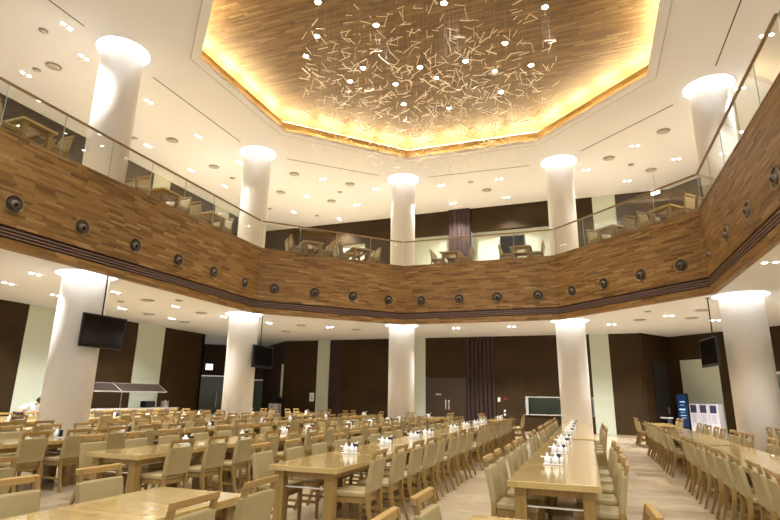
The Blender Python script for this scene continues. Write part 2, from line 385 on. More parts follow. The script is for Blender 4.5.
for i, c in enumerate(COLS):
    bm = bmesh.new(); cyl(bm, (0, 0, (ZL+.12)/2), CR, ZL+.12, 64)
    o = obj('column', bm, 'column'); o.location = (*c, 0); tag(o, 'round white column ' + cl_lab[i], 'column', 'columns of the lower floor')
    for p in o.data.polygons: p.use_smooth = len(p.vertices) == 4
    bm = bmesh.new(); h = ZC+.12-ZF2; cyl(bm, (0, 0, h/2), CR, h, 64)
    o = obj('column', bm, 'column'); o.location = (*c, ZF2); tag(o, 'round white ' + up_lab[i], 'column', 'columns of the upper floor')
    for p in o.data.polygons: p.use_smooth = len(p.vertices) == 4
    ringlight(c, ZL, ['lower column behind the hanging television', 'lower column at the left corner', 'lower middle column', 'lower column behind the centre table row', 'lower column at the right edge'][i])
    ringlight(c, ZC, ['leftmost upper column', 'second upper column from the left', 'middle upper column', 'fourth upper column from the left', 'rightmost upper column'][i])

# ------------------------------------------------------------ balcony fascia, louvres, cap
seg_off = .10
def fascia_piece(z0, z1, out, th, m, nm, parent):
    bm = bmesh.new(); L = 0; uvl = bm.loops.layers.uv.verify()
    def line(off):
        P = F; o = []
        for i, p in enumerate(P):
            if i in (0, len(P)-1):
                d = (Vector(P[1])-Vector(P[0])).normalized() if i == 0 else (Vector(P[-1])-Vector(P[-2])).normalized()
                o.append(Vector(p)+Vector((-d.y, d.x))*off); continue
            d1 = (Vector(P[i])-Vector(P[i-1])).normalized(); d2 = (Vector(P[i+1])-Vector(P[i])).normalized()
            n1 = Vector((-d1.y, d1.x)); n2 = Vector((-d2.y, d2.x)); mm = (n1+n2).normalized(); o.append(Vector(P[i])+mm*(off/mm.dot(n1)))
        return o
    A, B = line(out), line(out+th)
    for i in range(len(A)-1):
        l = (A[i+1]-A[i]).length
        for (p, q, za, zb, ra, rb) in ((A[i], A[i+1], z0, z1, z0, z1), (B[i+1], B[i], z0, z1, z0, z1)):
            f = bm.faces.new([bm.verts.new((*p, za)), bm.verts.new((*q, za)), bm.verts.new((*q, zb)), bm.verts.new((*p, zb))])
            for lp, (s, t) in zip(f.loops, ((L, ra), (L+l, ra), (L+l, rb), (L, rb))): lp[uvl].uv = (s, t)
        for z in (z0, z1):
            f = bm.faces.new([bm.verts.new((*A[i], z)), bm.verts.new((*A[i+1], z)), bm.verts.new((*B[i+1], z)), bm.verts.new((*B[i], z))])
            for lp, (s, t) in zip(f.loops, ((L, z), (L+l, z), (L+l, z+th), (L, z+th))): lp[uvl].uv = (s, t)
        L += l
    for k, i in ((0, 0), (1, -1)):
        bm.faces.new([bm.verts.new((*A[i], z0)), bm.verts.new((*B[i], z0)), bm.verts.new((*B[i], z1)), bm.verts.new((*A[i], z1))])
    return obj(nm, bm, m, parent)
bal = struct(empty('trim_1', (0, 0, 0)))
fascia_piece(4.67, ZT-.025, 0, .15, 'fascia', 'board_cladding', bal)
fascia_piece(ZB, 4.41, 0, .15, 'fascia', 'lower_board_band', bal)
fascia_piece(4.41, 4.67, .08, .06, 'slot', 'air_slot', bal)
for k in range(3): fascia_piece(4.445+k*.068, 4.482+k*.068, .004, .075, 'louvre', 'slot_louvre', bal)
fascia_piece(ZT-.025, ZT, -.012, .175, 'rail', 'fascia_cap', bal)

# ------------------------------------------------------------ glass railing: one run per straight side
rlab = ['left side of the balcony', 'left diagonal of the balcony', 'far side of the balcony', 'right diagonal of the balcony', 'right side of the balcony', 'balcony edge turning off at the right border']
n_ = [11, 4, 4, 4, 5, 6]; RL = slab_outline(.08)
for i in range(6):
    a, b = Vector(RL[i]), Vector(RL[i+1]); d = (b-a); L = d.length; dn = d.normalized()
    a = a+dn*.03; L -= .06; ang = math.atan2(dn.y, dn.x)
    r = empty('glass_railing', (a.x, a.y, ZT), ang)
    tag(r, 'clear glass railing with brown handrail along the ' + rlab[i], 'railing', 'glass railings around the balcony')
    n = n_[i]; w_ = L/n
    for k in range(n):
        bm = bmesh.new(); box(bm, ((k+.5)*w_, 0, (ZR-ZT)/2-.01), (w_-.014, .012, ZR-ZT-.02)); g = obj('glass_panel', bm, 'glass', r)
        bm = bmesh.new(); box(bm, (k*w_+.0, 0, (ZR-ZT)/2-.01), (.012, .014, ZR-ZT-.02)); obj('panel_joint', bm, 'glassedge', r)
    bm = bmesh.new(); box(bm, (L/2, 0, ZR-ZT), (L, .06, .045)); obj('handrail', bm, 'rail', r, bevel=.008)

# ------------------------------------------------------------ round jet diffusers on the fascia
def make_jet():
    r = empty('jet_diffuser', (0, 0, 0))
    rx = Matrix.Rotation(PI/2, 4, 'X')      # local z -> -y (into the hall)
    bm = bmesh.new(); lathe(bm, [(.135, 0), (.15, .02), (.158, .02), (.158, 0)], mt=rx, seg=32); obj('bezel', bm, 'bronze', r, True)
    bm = bmesh.new(); lathe(bm, [(.14, .018), (.12, -.0), (.09, .004), (.0001, .006)], mt=rx, seg=32); obj('dish', bm, 'bronze_dark', r, True)
    rt = Matrix.Rotation(math.radians(24), 4, 'X') @ rx
    bm = bmesh.new(); lathe(bm, [(.072, 0), (.066, .035), (.054, .06), (.04, .066), (.04, .03)], mt=rt, seg=28); n = obj('nozzle', bm, 'nozzle', r, True)
    bm = bmesh.new(); lathe(bm, [(.041, .054), (.0001, .054)], mt=rt, seg=24); obj('throat', bm, 'dark', n, True)
    return r
M['bronze_dark'] = mat('dish_dark', (.10, .075, .05), .35, metal=.7)
M['nozzle'] = mat('nozzle_grey', (.20, .17, .14), .4, metal=.5)
def along(i, f): a, b = Vector(F[i]), Vector(F[i+1]); return tuple(a.lerp(b, f))
proto = make_jet(); first = True
def put_jet(p, i, lab):
    global first
    a, b = Vector(F[i]), Vector(F[i+1]); dn = (b-a).normalized(); inward = Vector((dn.y, -dn.x))
    o = proto if first else dup(proto); first = False
    o.scale = (1.24,)*3; o.location = (p[0]+inward.x*.001, p[1]+inward.y*.001, 5.13); o.rotation_euler = (0, 0, math.atan2(-inward.x, inward.y)+PI)
    tag(o, lab, 'air diffuser', 'round jet diffusers on the balcony fascia')
for k, u in enumerate((6.77, 8.34, 9.89, 11.44, 12.99, 14.61)): put_jet((-10.59, u), 0, 'round bronze air nozzle on the left balcony fascia, %s from the left border' % ordn(k))
def xpos(px, i):   # a nozzle's place on a fascia side: where the photo's column px meets that side at its height
    best = min(range(401), key=lambda k: abs(proj((*along(i, k/400), 5.13))[0]-px)); return along(i, best/400)
for k, px in enumerate((274.5, 314.5, 353, 388.5)): put_jet(xpos(px, 1), 1, 'round bronze air nozzle on the left diagonal fascia, %s from its left corner' % ordn(k))
for k, px in enumerate((421, 459, 497.5, 538)): put_jet(xpos(px, 2), 2, 'round bronze air nozzle on the far balcony fascia, %s from its left corner' % ordn(k))
for k, px in enumerate((572, 603.5, 640.5, 681)): put_jet(xpos(px, 3), 3, 'round bronze air nozzle on the right diagonal fascia, %s from its left corner' % ordn(k))
for k, u in enumerate((14.95, 13.22, 11.52, 9.86)): put_jet((3.235, u), 4, 'round bronze air nozzle on the right balcony fascia, %s from its far corner' % ordn(k))

# ------------------------------------------------------------ ceiling opening: lip, upstand, cove, boarded ceiling
def ringwall(name, p_in, z0, z1, m, th=.03, parent=None):
    bm = bmesh.new(); uvl = bm.loops.layers.uv.verify(); A = offset_poly(OCT, p_in); B = offset_poly(OCT, p_in+th); L = 0; n = len(A)
    for i in range(n):
        a, b, c, e = A[i], A[(i+1) % n], B[(i+1) % n], B[i]; l = (Vector(b)-Vector(a)).length
        for p, q in ((a, b), (c, e)):
            f = bm.faces.new([bm.verts.new((*p, z0)), bm.verts.new((*q, z0)), bm.verts.new((*q, z1)), bm.verts.new((*p, z1))])
            for lp, s in zip(f.loops, ((L, z0), (L+l, z0), (L+l, z1), (L, z1))): lp[uvl].uv = s
        for z in (z0, z1): bm.faces.new([bm.verts.new((*a, z)), bm.verts.new((*b, z)), bm.verts.new((*c, z)), bm.verts.new((*e, z))])
        L += l
    return obj(name, bm, m, parent)
ow = struct(empty('trim_2', (0, 0, 0)))
ringwall('opening_frame', -.02, ZC-.06, ZC+.06, 'plaster', .24, ow)
ringwall('frame_shadow_line', .225, ZC-.062, ZC-.04, 'greyrim', .025, ow)  # grey band colours in the shadow line of the frame's step
ringwall('wood_upstand', .13, ZC+.06, ZC+.44, 'dome', .03, ow)
ringwall('cove_back', .72, ZC+.02, ZC+.86, 'plaster', .03, ow)
bm = bmesh.new()
A = offset_poly(OCT, .12); B = offset_poly(OCT, .74); n = len(A)
for i in range(n): bm.faces.new([bm.verts.new((*A[i], ZC+.03)), bm.verts.new((*A[(i+1) % n], ZC+.03)), bm.verts.new((*B[(i+1) % n], ZC+.03)), bm.verts.new((*B[i], ZC+.03))])
obj('cove_floor', bm, 'plaster', ow)
ZD = ZC+.80
bm = bmesh.new(); uvl = bm.loops.layers.uv.verify()
P = offset_poly(OCT, .73); f = bm.faces.new([bm.verts.new((*p, ZD)) for p in P])
for lp in f.loops: lp[uvl].uv = (lp.vert.co.x, lp.vert.co.y)
struct(obj('ceiling', bm, 'dome'))
cove_n = 0
for i in range(8):
    a, b = Vector(offset_poly(OCT, .40)[i]), Vector(offset_poly(OCT, .40)[(i+1) % 8]); L = (b-a).length; nseg = 4
    for k in range(nseg):
        c = a.lerp(b, (k+.5)/nseg)
        ld = bpy.data.lights.new('cove_light', 'AREA'); ld.shape = 'RECTANGLE'; ld.size = L/nseg*.8; ld.size_y = .12; ld.energy = COVE_W*L/nseg/1.4; ld.color = (1, .83, .50)
        lo = bpy.data.objects.new('cove_light', ld); COL.objects.link(lo); lo.location = (c.x, c.y, ZC+.44)
        lo.rotation_euler = (PI, 0, math.atan2((b-a).y, (b-a).x))
    a, b = Vector(offset_poly(OCT, .06)[i]), Vector(offset_poly(OCT, .06)[(i+1) % 8]); c = (a+b)/2
    ld = bpy.data.lights.new('lip_light', 'AREA'); ld.shape = 'RECTANGLE'; ld.size = (b-a).length*.96; ld.size_y = .02; ld.energy = 7*ld.size; ld.color = (1, .83, .50)
    lo = bpy.data.objects.new('lip_light', ld); COL.objects.link(lo); lo.location = (c.x, c.y, ZC+.065); lo.rotation_euler = (PI, 0, math.atan2((b-a).y, (b-a).x))

# dark slots in the upper ceiling between the columns
sl = [((-12.19, 6.0), (-12.19, 8.65)), ((-12.19, 11.15), (-12.19, 15.76)), (None, 1, 2), (None, 2, 3), (None, 3, 4), ((4.3, 16.12), (4.3, 11.5))]
slab = ['left border', 'left two columns', 'second and middle column', 'middle and fourth column', 'fourth and rightmost column', 'right border']
for k, s in enumerate(sl):
    if s[0] is None:
        a, b = Vector(COLS[s[1]]), Vector(COLS[s[2]]); d = (b-a).normalized(); a, b = a+d*1.2, b-d*1.2
    else: a, b = Vector(s[0]), Vector(s[1])
    c = (a+b)/2; d = b-a; bm = bmesh.new(); box(bm, (0, 0, 0), (d.length, .035, .006))
    o = obj('linear_slot', bm, 'slotgrey' if False else 'bronze_dark'); o.location = (c.x, c.y, ZC-.0045); o.rotation_euler = (0, 0, math.atan2(d.y, d.x))
    tag(o, 'thin dark air slot in the white upper ceiling, by the ' + slab[k], 'air slot', 'air slots in the upper ceiling')

# ------------------------------------------------------------ ceiling downlights and diffusers, placed on their ceilings
def hit(px, py, z):
    d = R3 @ Vector(((px-390)/FPX, -(py-260)/FPX, -1)); t = (z-1.5)/d.z
    return Vector((d.x*t, d.y*t, z))
def make_twin():
    r = empty('twin_downlight', (0, 0, 0))
    bm = bmesh.new()
    box(bm, (0, 0, -.006), (.44, .2, .008)); obj('housing', bm, 'plaster', r)
    for s in (-1, 1):
        bm = bmesh.new(); cyl(bm, (s*.105, 0, -.014), .045, .012, 20); obj('lamp', bm, 'lamp', r)
    return r
tw = make_twin(); tw_first = True
def put_twin(px, py, z, lab, grp, energy, cone):
    global tw_first
    p = hit(px, py, z); o = tw if tw_first else dup(tw); tw_first = False
    o.location = p; o.rotation_euler = (0, 0, PI/2 if p.x < -11 else 0)
    tag(o, lab, 'light', grp)
    ld = bpy.data.lights.new('downlight_beam', 'SPOT'); ld.energy = energy; ld.spot_size = cone; ld.spot_blend = .7; ld.shadow_soft_size = .08; ld.color = (1, .995, .985)
    lo = bpy.data.objects.new('downlight_beam', ld); COL.objects.link(lo); lo.location = (p.x, p.y, z-.05)
UPL = [(66.8, 26), (83.8, 57), (26, 74), (149, 101.5), (198.4, 136), (148, 145.4), (191, 170.4), (239, 162), (323, 179), (306.6, 196.4), (293.8, 212), (375.8, 188.7), (356.8, 205), (339.5, 219), (441, 185.3), (453, 203), (498.9, 179), (506.5, 197.4), (585.8, 169.8), (627, 180.7), (634.9, 145.6), (676.4, 159), (740, 88), (766.8, 35), (738, 132), (110, 98), (225, 186)]
UPL = [p for p in UPL if p not in ((110, 98),)]
UPL.sort()
for k, (x, y) in enumerate(UPL): put_twin(x, y, ZC, 'twin downlight, upper ceiling, %s from the left' % ordn(k), 'twin downlights of the upper ceiling', SPOT_UP, math.radians(110))
LOL = [(35.3, 273.6), (55.7, 295), (115.5, 292), (122, 308.3), (175.6, 306.2), (172, 318.3), (224, 316.5), (268.8, 322.8), (329.7, 327), (456, 328), (511.5, 326.4), (611.5, 324.2), (668.8, 315.6), (715.4, 320), (8, 283), (770, 262), (748, 300), (560, 329)]
LOL = [p for p in LOL if p != (560, 329)]
LOL.sort()
for k, (x, y) in enumerate(LOL): put_twin(x, y, ZL, 'twin downlight, lower ceiling, %s from the left' % ordn(k), 'twin downlights of the lower ceiling', SPOT_LOW*(1.7 if x > 250 else 1), math.radians(130))
for x, y in ((-8, .6), (-3.2, .6), (1.5, .6), (6.0, .6), (-8, 4.4), (-3.2, 4.4), (1.5, 4.4), (6.0, 4.4), (6.3, 7.6), (-14.2, 3.6), (-14.2, 7.2)):  # added unseen fill spots without fixtures, to brighten the near tables
    ld = bpy.data.lights.new('near_hall_fill_spot', 'SPOT'); ld.energy = SPOT_UP; ld.spot_size = math.radians(110); ld.spot_blend = .7; ld.shadow_soft_size = .08; ld.color = (1, .995, .985)
    lo = bpy.data.objects.new('near_hall_fill_spot', ld); COL.objects.link(lo); lo.location = (x, y, (ZL if x < -10 else ZC)-.05)
    if x < -10: ld.energy = SPOT_LOW
def make_diff(R_):
    r = empty('round_air_diffuser', (0, 0, 0))
    bm = bmesh.new(); lathe(bm, [(R_, 0), (R_, -.012), (R_*.9, -.018), (R_*.8, -.004), (R_*.8, .0)], seg=28); obj('rim', bm, 'greyrim', r, True)
    bm = bmesh.new(); lathe(bm, [(R_*.8, -.003), (R_*.3, -.003)], seg=28); obj('dark_gap', bm, 'gapgrey', r)
    bm = bmesh.new(); lathe(bm, [(R_*.72, -.03), (R_*.66, -.045), (.0001, -.03)], seg=28); obj('inner_cone', bm, 'grey', r, True)
    bm = bmesh.new(); cyl(bm, (0, 0, -.015), R_*.3, .028, 12); obj('neck', bm, 'grey', r)
    return r
M['gapgrey'] = mat('gap_grey', (.22, .18, .13), .6)
big = make_diff(.24); small = make_diff(.13); used = {'b': False, 's': False}
def put_diff(px, py, z, k, lab, grp):
    p = hit(px, py, z); src = big if k == 'b' else small
    o = src if not used[k] else dup(src); used[k] = True
    o.location = (p.x, p.y, z-.001); tag(o, lab, 'air diffuser', grp)
UD = [(53.7, 66, 'b'), (36.7, 69.6, 's'), (54, 12, 's') if False else (43.5, 30.5, 's'), (172, 140, 'b'), (214, 166.5, 'b'), (134.4, 137.8, 's'), (294.4, 173.9, 'b'), (280.6, 192.2, 'b'), (269.5, 208.5, 's'), (350, 184, 'b'), (331.5, 200.9, 'b'), (317, 215.4, 's'), (340, 192, 's'), (232.5, 178, 's'), (486.7, 190, 'b'), (651, 169.9, 'b'), (609, 158, 'b'), (663.4, 131, 'b'), (631, 164.5, 's'), (470.5, 182, 's'), (396, 200, 's')]
UD.sort()
for k, (x, y, t) in enumerate(UD): put_diff(x, y, ZC, t, '%s round air diffuser in the upper ceiling, %s from the left' % ('large' if t == 'b' else 'small', ordn(k)), 'round diffusers of the upper ceiling')
LD_ = [(147.3, 300, 'b'), (148.8, 314, 'b'), (121, 301, 's'), (201.3, 312.7, 'b'), (185, 321.8, 'b'), (179, 300, 's'), (301, 325, 'b'), (286, 331, 'b'), (356, 329.3, 'b'), (647.8, 311, 's'), (639.8, 319.6, 'b'), (692, 317.7, 'b'), (702, 310, 'b')]
LD_.sort()
for k, (x, y, t) in enumerate(LD_): put_diff(x, y, ZL, t, '%s round air diffuser in the lower ceiling, %s from the left' % ('large' if t == 'b' else 'small', ordn(k)), 'round diffusers of the lower ceiling')

# round lamps in the boarded ceiling
DL = [(318, 2), (317, 36), (306, 56), (376, 25), (363, 68), (350, 81), (420, 67), (395.6, 84), (436, 78), (444, 3), (545, 7), (505, 43), (531, 65), (495, 71), (465.6, 61), (403.6, 104), (449, 108), (501, 92)]
DL.sort()
r = empty('round_downlight', (0, 0, 0))
bm = bmesh.new(); lathe(bm, [(.10, 0), (.10, -.012), (.085, -.014), (.08, 0)], seg=24); obj('trim_ring', bm, 'chrome', r, True)
bm = bmesh.new(); lathe(bm, [(.082, -.008), (.0001, -.008)], seg=24); obj('lamp', bm, 'lamp', r)
for k, (x, y) in enumerate(DL):
    o = r if k == 0 else dup(r); p = hit(x, y, ZD); o.location = p
    tag(o, 'round downlight in the boarded ceiling above the hanging sticks, %s from the left' % ordn(k), 'light', 'round downlights of the boarded ceiling')
    ld = bpy.data.lights.new('downlight_beam', 'SPOT'); ld.energy = 190; ld.spot_size = math.radians(80); ld.spot_blend = .6; ld.shadow_soft_size = .06; ld.color = (1, .995, .985)
    lo = bpy.data.objects.new('downlight_beam', ld); COL.objects.link(lo); lo.location = p + Vector((0, 0, -.05))

# ------------------------------------------------------------ hanging stick sculpture
SC = (-4.02, 13.9); sc = empty('hanging_sculpture', (SC[0], SC[1], ZD))
WT = ZD-.03
tag(sc, 'hanging cluster of hundreds of thin pale sticks under the boarded octagonal ceiling', 'light sculpture')
sticks = []
while len(sticks) < 1000:
    x, y = random.uniform(-3.9, 3.9), random.uniform(-3.9, 3.9)
    if x*x+y*y > 15.2: continue
    z = random.uniform(9.0, 11.7)
    if random.random() < .25: x, y = x*.85, y*.85
    yaw = random.uniform(0, 2*PI); pit = random.gauss(0, .35); L = random.uniform(.20, .36)
    sticks.append((x, y, z, yaw, pit, L))
def stick_bm(bm, s):
    x, y, z, yaw, pit, L = s
    mt = Matrix.Translation((x, y, z-ZD)) @ Matrix.Rotation(yaw, 4, 'Z') @ Matrix.Rotation(pit, 4, 'Y') @ Matrix.Diagonal((L, .014, .014, 1))
    bmesh.ops.create_cube(bm, size=1, matrix=mt)
sticks.sort(key=lambda s: (Vector((s[0]+SC[0], s[1]+SC[1], s[2]-1.5))).length if inview((s[0]+SC[0], s[1]+SC[1], s[2]), 0) else 1e3)
for s in sticks[:99]:
    bm = bmesh.new(); stick_bm(bm, s); obj('stick', bm, 'brass', sc)
bm = bmesh.new()
for s in sticks[99:]: stick_bm(bm, s)
o = obj('smaller_sticks', bm, 'brass', sc); o['kind'] = 'stuff'
bm = bmesh.new()
for s in sticks: cyl(bm, (s[0], s[1], (s[2]-WT)/2-.03), .0008, WT-s[2], 3, caps=False)
o = obj('suspension_wires', bm, 'wire', sc); o['kind'] = 'stuff'

# ------------------------------------------------------------ chairs and tables
def make_chair():
    r = empty('dining_chair', (0, 0, 0))
    # seat
    bm = bmesh.new(); prism(bm, [(-.20, -.19, .425), (.20, -.19, .425), (.225, .23, .425), (-.225, .23, .425)], (0, 0, .06)); obj('seat', bm, 'leather', r, bevel=.018)
    bm = bmesh.new(); prism(bm, [(-.19, -.185, .37), (.19, -.185, .37), (.21, .215, .37), (-.21, .215, .37)], (0, 0, .054)); obj('seat_frame', bm, 'oakleg', r)
    for s in (-1, 1):
        bm = bmesh.new(); sweep(bm, [(s*.195, .195, 0, .03, .03), (s*.195, .195, .425, .042, .042)], 0, 0); obj('leg', bm, 'oakleg', r)
        bm = bmesh.new()
        sweep(bm, [(s*.20, -.30, 0, .03, .035), (s*.20, -.245, .16, .033, .04), (s*.20, -.205, .34, .036, .046), (s*.20, -.20, .48, .036, .046), (s*.20, -.228, .66, .034, .04), (s*.20, -.275, .905, .032, .032)], 0, 0)
        obj('leg', bm, 'oakleg', r)
        bm = bmesh.new(); box(bm, (s*.195, -.02, .19), (.02, .42, .03)); obj('stretcher', bm, 'oakleg', r)
    # upholstered back wrapping the posts
    bm = bmesh.new()
    sweep(bm, [(0, -.198, .475, .435, .058), (0, -.215, .60, .448, .064), (0, -.236, .72, .45, .060), (0, -.253, .815, .45, .05)], 0, 0)
    obj('backrest', bm, 'leather', r, bevel=.014)
    bm = bmesh.new(); prism(bm, [(-.226, -.290, .868), (.226, -.290, .868), (.226, -.256, .862), (-.226, -.256, .862)], (0, -.008, .046)); obj('top_rail', bm, 'oak', r, bevel=.006)
    for ch in r.children:
        for v_ in ch.data.vertices: v_.co.x *= .94
    return r
def make_table(L=1.44, W=.85):
    r = empty('dining_table', (0, 0, 0))     # long axis along y
    bm = bmesh.new(); box(bm, (0, 0, .7), (W, L, .06)); t = obj('tabletop', bm, 'tabletop', r, bevel=.005)
    bm = bmesh.new()
    for s in (-1, 1):
        box(bm, (s*(W/2-.105), 0, .635), (.025, L-.32, .07)); box(bm, (0, s*(L/2-.105), .635), (W-.32, .025, .07))
    obj('apron', bm, 'oakleg', r)
    for sx in (-1, 1):
        for sy in (-1, 1):
            bm = bmesh.new(); box(bm, (sx*(W/2-.115), sy*(L/2-.095), .335), (.11, .11, .67)); obj('leg', bm, 'oakleg', r, bevel=.004)
    for s in (-1, 1):
        bm = bmesh.new(); cyl(bm, (0, s*(L/2-.095), .50), .011, W-.34, 10, axis='X'); obj('crossbar', bm, 'chrome', r)
    return r
chair = make_chair(); table = make_table(); cf = tf = True
V0 = -.36; rows = {2.17: 'r1', V0: 'c', -3.02: 'l1', -5.78: 'l2', -8.45: 'l3', -11.15: 'l4', -13.85: 'l5', 4.75: 'r2'}
short = {2.17: 'row right of centre', V0: 'centre row', -3.02: 'first row left of centre', -5.78: 'second row left of centre', -8.45: 'third row left of centre', -11.15: 'fourth row left of centre', -13.85: 'fifth row left of centre', 4.75: 'outer right row'}
blocks = {'nearest': (.95, 2), 'middle': (5.50, 4), 'far': (11.70, 4), 'last': (19.8, 1)}
def clear(x, y, m=.0):
    return all(math.hypot(x-c[0], y-c[1]) > CR+m for c in COLS)
cad_spots = []
for v, rn in rows.items():
    for bn, (u0, nt_) in blocks.items():
        if v == 4.75 and bn != 'far': continue
        if v == V0 and bn == 'last': continue
        nt2 = 5 if (v == V0 and bn == 'far') else nt_
        ts = []
        for k in range(nt2):
            cu = u0+.725+k*1.45
            corners = [(v+sx*.42, cu+sy*.72) for sx in (-1, 1) for sy in (-1, 1)]
            if not any(inview((*c, .73), 15) for c in corners): continue
            if any(not clear(v+ax*.42, cu+ay*.7, .1) for ax in (-1, -.3, .3, 1) for ay in (-1, -.5, 0, .5, 1)): continue
            ts.append(cu)
        for k, cu in enumerate(ts):
            o = table if tf else dup(table); tf = False
            o.location = (v, cu, 0)
            tag(o, 'oak table, %s, %s block, %s from the camera' % (short[v], bn, ordn(k)), 'table', 'long oak dining tables')
            cad_spots.append((v, cu, k, len(ts), bn))
        for sd, sn in ((-1, 'left'), (1, 'right')):
            idx = 0
            for k in range(nt2*2):
                cu = u0+.37+.725*k
                if not any(abs(cu-t) < .74 for t in ts): continue
                cv = v+sd*(.425+(-.035 if v > -1 else .08)) + random.uniform(-.01, .035)
                if not clear(cv, cu, .33): continue
                if v == V0 and sd == 1 and ((bn == 'middle' and k > 4) or (bn == 'far' and k > 4)): continue   # places left without a chair
                if v == V0 and sd == -1 and bn == 'middle' and k == 5: continue
                if v == 2.17 and sd == -1 and bn == 'far' and k == 0: continue
                if not (inview((cv+sd*.27, cu, .88), 25) or inview((cv, cu, .45), 10)): continue
                o = chair if cf else dup(chair); cf = False
                o.location = (cv, cu+random.uniform(-.03, .03), 0); o.rotation_euler = (0, 0, sd*PI/2 + random.uniform(-.05, .05))
                tag(o, 'oak chair, %s side of %s, %s block, %s from camera' % (sn, short[v], bn, ordn(idx)), 'chair', 'oak dining chairs at the long tables')
                idx += 1

# condiment caddies
def make_caddy():
    r = empty('condiment_caddy', (0, 0, 0))
    bm = bmesh.new(); box(bm, (0, 0, .008), (.23, .13, .012)); obj('tray', bm, 'white', r, bevel=.004)
    for x, y, nm in ((-.065, 0, 'kettle'), (.03, -.03, 'pot'), ):
        bm = bmesh.new(); lathe(bm, [(.0001, .014), (.034, .014), (.042, .05), (.034, .09), (.018, .102), (.012, .122), (.014, .132), (.0001, .14)], c=(x, y, 0), seg=18)
        if nm == 'kettle':
            cyl(bm, (x-.05, y, .088), .011, .06, 8, r2=.006, axis='X'); box(bm, (x+.045, y, .085), (.03, .012, .012)); 
        obj('cruet', bm, 'white', r, True)
    bm = bmesh.new(); box(bm, (.055, .03, .07), (.075, .05, .11)); box(bm, (.02, .035, .10), (.05, .02, .03)); obj('napkin_box', bm, 'black', r)
    bm = bmesh.new(); prism(bm, [(.03, .02, .12), (.085, .02, .12), (.11, .02, .165), (.045, .02, .135)], (0, .02, 0)); obj('napkins', bm, 'white', r)
    bm = bmesh.new(); lathe(bm, [(.0001, .014), (.02, .014), (.02, .08), (.012, .095), (.0001, .097)], c=(.095, -.035, 0), seg=14); obj('shaker', bm, 'white', r, True)
    return r
cad = make_caddy(); cd1 = True
byrow = {}
for v, cu, k, n, bn in cad_spots:
    byrow.setdefault((v, bn), []).append(cu)
for (v, bn), L in byrow.items():
    if bn == 'nearest': continue
    if v > 1: continue
    pts = [(a+b)/2 for a, b in zip(L, L[1:])] or [L[0]]
    if len(L) > 1: pts.append(L[-1]+.3)
    for k, cu in enumerate(pts):
        if not inview((v, cu, .8), 5): continue
        o = cad if cd1 else dup(cad); cd1 = False
        o.location = (v-.08, cu+random.uniform(-.06, .06), .731); o.rotation_euler = (0, 0, random.uniform(-.25, .25)-(.35 if v < -5 else .1))
        tag(o, 'white condiment caddy, %s, %s block, %s from the camera' % (short[v], bn, ordn(k)), 'caddy', 'white condiment caddies on the tables')

# upper floor tables and chairs by the railing
UT = [(-11.42, 7.15, PI/2, 'leftmost upper table by the left railing'), (-11.45, 11.25, PI/2, 'upper table by the left railing, between two columns'), (-11.45, 13.35, PI/2, 'upper table by the left railing, before the second column'),
      (-9.75, 17.4, PI/4, 'left upper table behind the left diagonal railing'), (-8.35, 18.8, PI/4, 'right upper table behind the left diagonal railing'), (-4.75, 20.4, 0, 'upper table behind the far railing near the purple pillar'), (-2.0, 20.4, 0, 'upper table behind the far railing before the dark screen'),
      (1.35, 18.75, -PI/4, 'left upper table behind the right diagonal railing'), (2.85, 17.25, -PI/4, 'right upper table behind the right diagonal railing')]
ut = None
for k, (x, y, a, lab) in enumerate(UT):
    if ut is None: ut = make_table(1.2, .80); o = ut
    else: o = dup(ut)
    o.location = (x, y, ZF2); o.rotation_euler = (0, 0, a); tag(o, 'small oak ' + lab, 'table', 'tables of the upper floor')
    for lx, ly, rz, nm in ((-.57, -.29, -PI/2, 'front left'), (.57, -.29, PI/2, 'front right'), (-.57, .29, -PI/2, 'rear left'), (.57, .29, PI/2, 'rear right')):
        m_ = Matrix.Rotation(a, 3, 'Z') @ Vector((lx, ly, 0)); q = (x+m_.x, y+m_.y)
        if not clear(q[0], q[1], .32): continue
        c = dup(chair); c.location = (*q, ZF2); c.rotation_euler = (0, 0, a+rz)
        tag(c, 'chair, %s seat of the %s' % (nm, lab), 'chair', 'chairs of the upper floor')

# ------------------------------------------------------------ hanging televisions
def make_tv(loc, rz, tilt, lab, drop=0):
    r = empty('hanging_television', loc, rz)      # screen faces -y, hung from ceiling
    zc = -ZL+2.96-drop
    bm = bmesh.new(); box(bm, (0, 0, zc), (1.32, .06, .82), rx=tilt); b = obj('television_frame', bm, 'black', r, bevel=.008)
    bm = bmesh.new(); box(bm, (0, -.032, zc+.015), (1.20, .006, .69), rx=tilt); obj('screen', bm, 'screen', b)
    bm = bmesh.new(); box(bm, (0, .06, zc), (.7, .09, .5), rx=tilt); obj('rear_housing', bm, 'grey', b, bevel=.01)
    bm = bmesh.new(); cyl(bm, (0, .14, (zc-.1)/2), .018, -(zc-.1), 12); cyl(bm, (0, .14, -.01), .06, .02, 16); obj('ceiling_pole', bm, 'black', r)
    bm = bmesh.new(); box(bm, (0, .12, zc), (.3, .05, .22)); obj('bracket', bm, 'black', r)
    return tag(r, lab, 'television', 'televisions hanging from the lower ceiling')
make_tv((-11.40, 10.06, ZL), PI/2, 0.0, 'black television hanging in front of the large left column')
make_tv((-11.43, 17.3, ZL), PI/2, 0.0, 'black television hanging beside the second column at the left corner', .1)
make_tv((3.4, 17.5, ZL), -PI/2+math.radians(8), 0.0, 'black television hanging beside the right column, seen nearly edge on', .1)

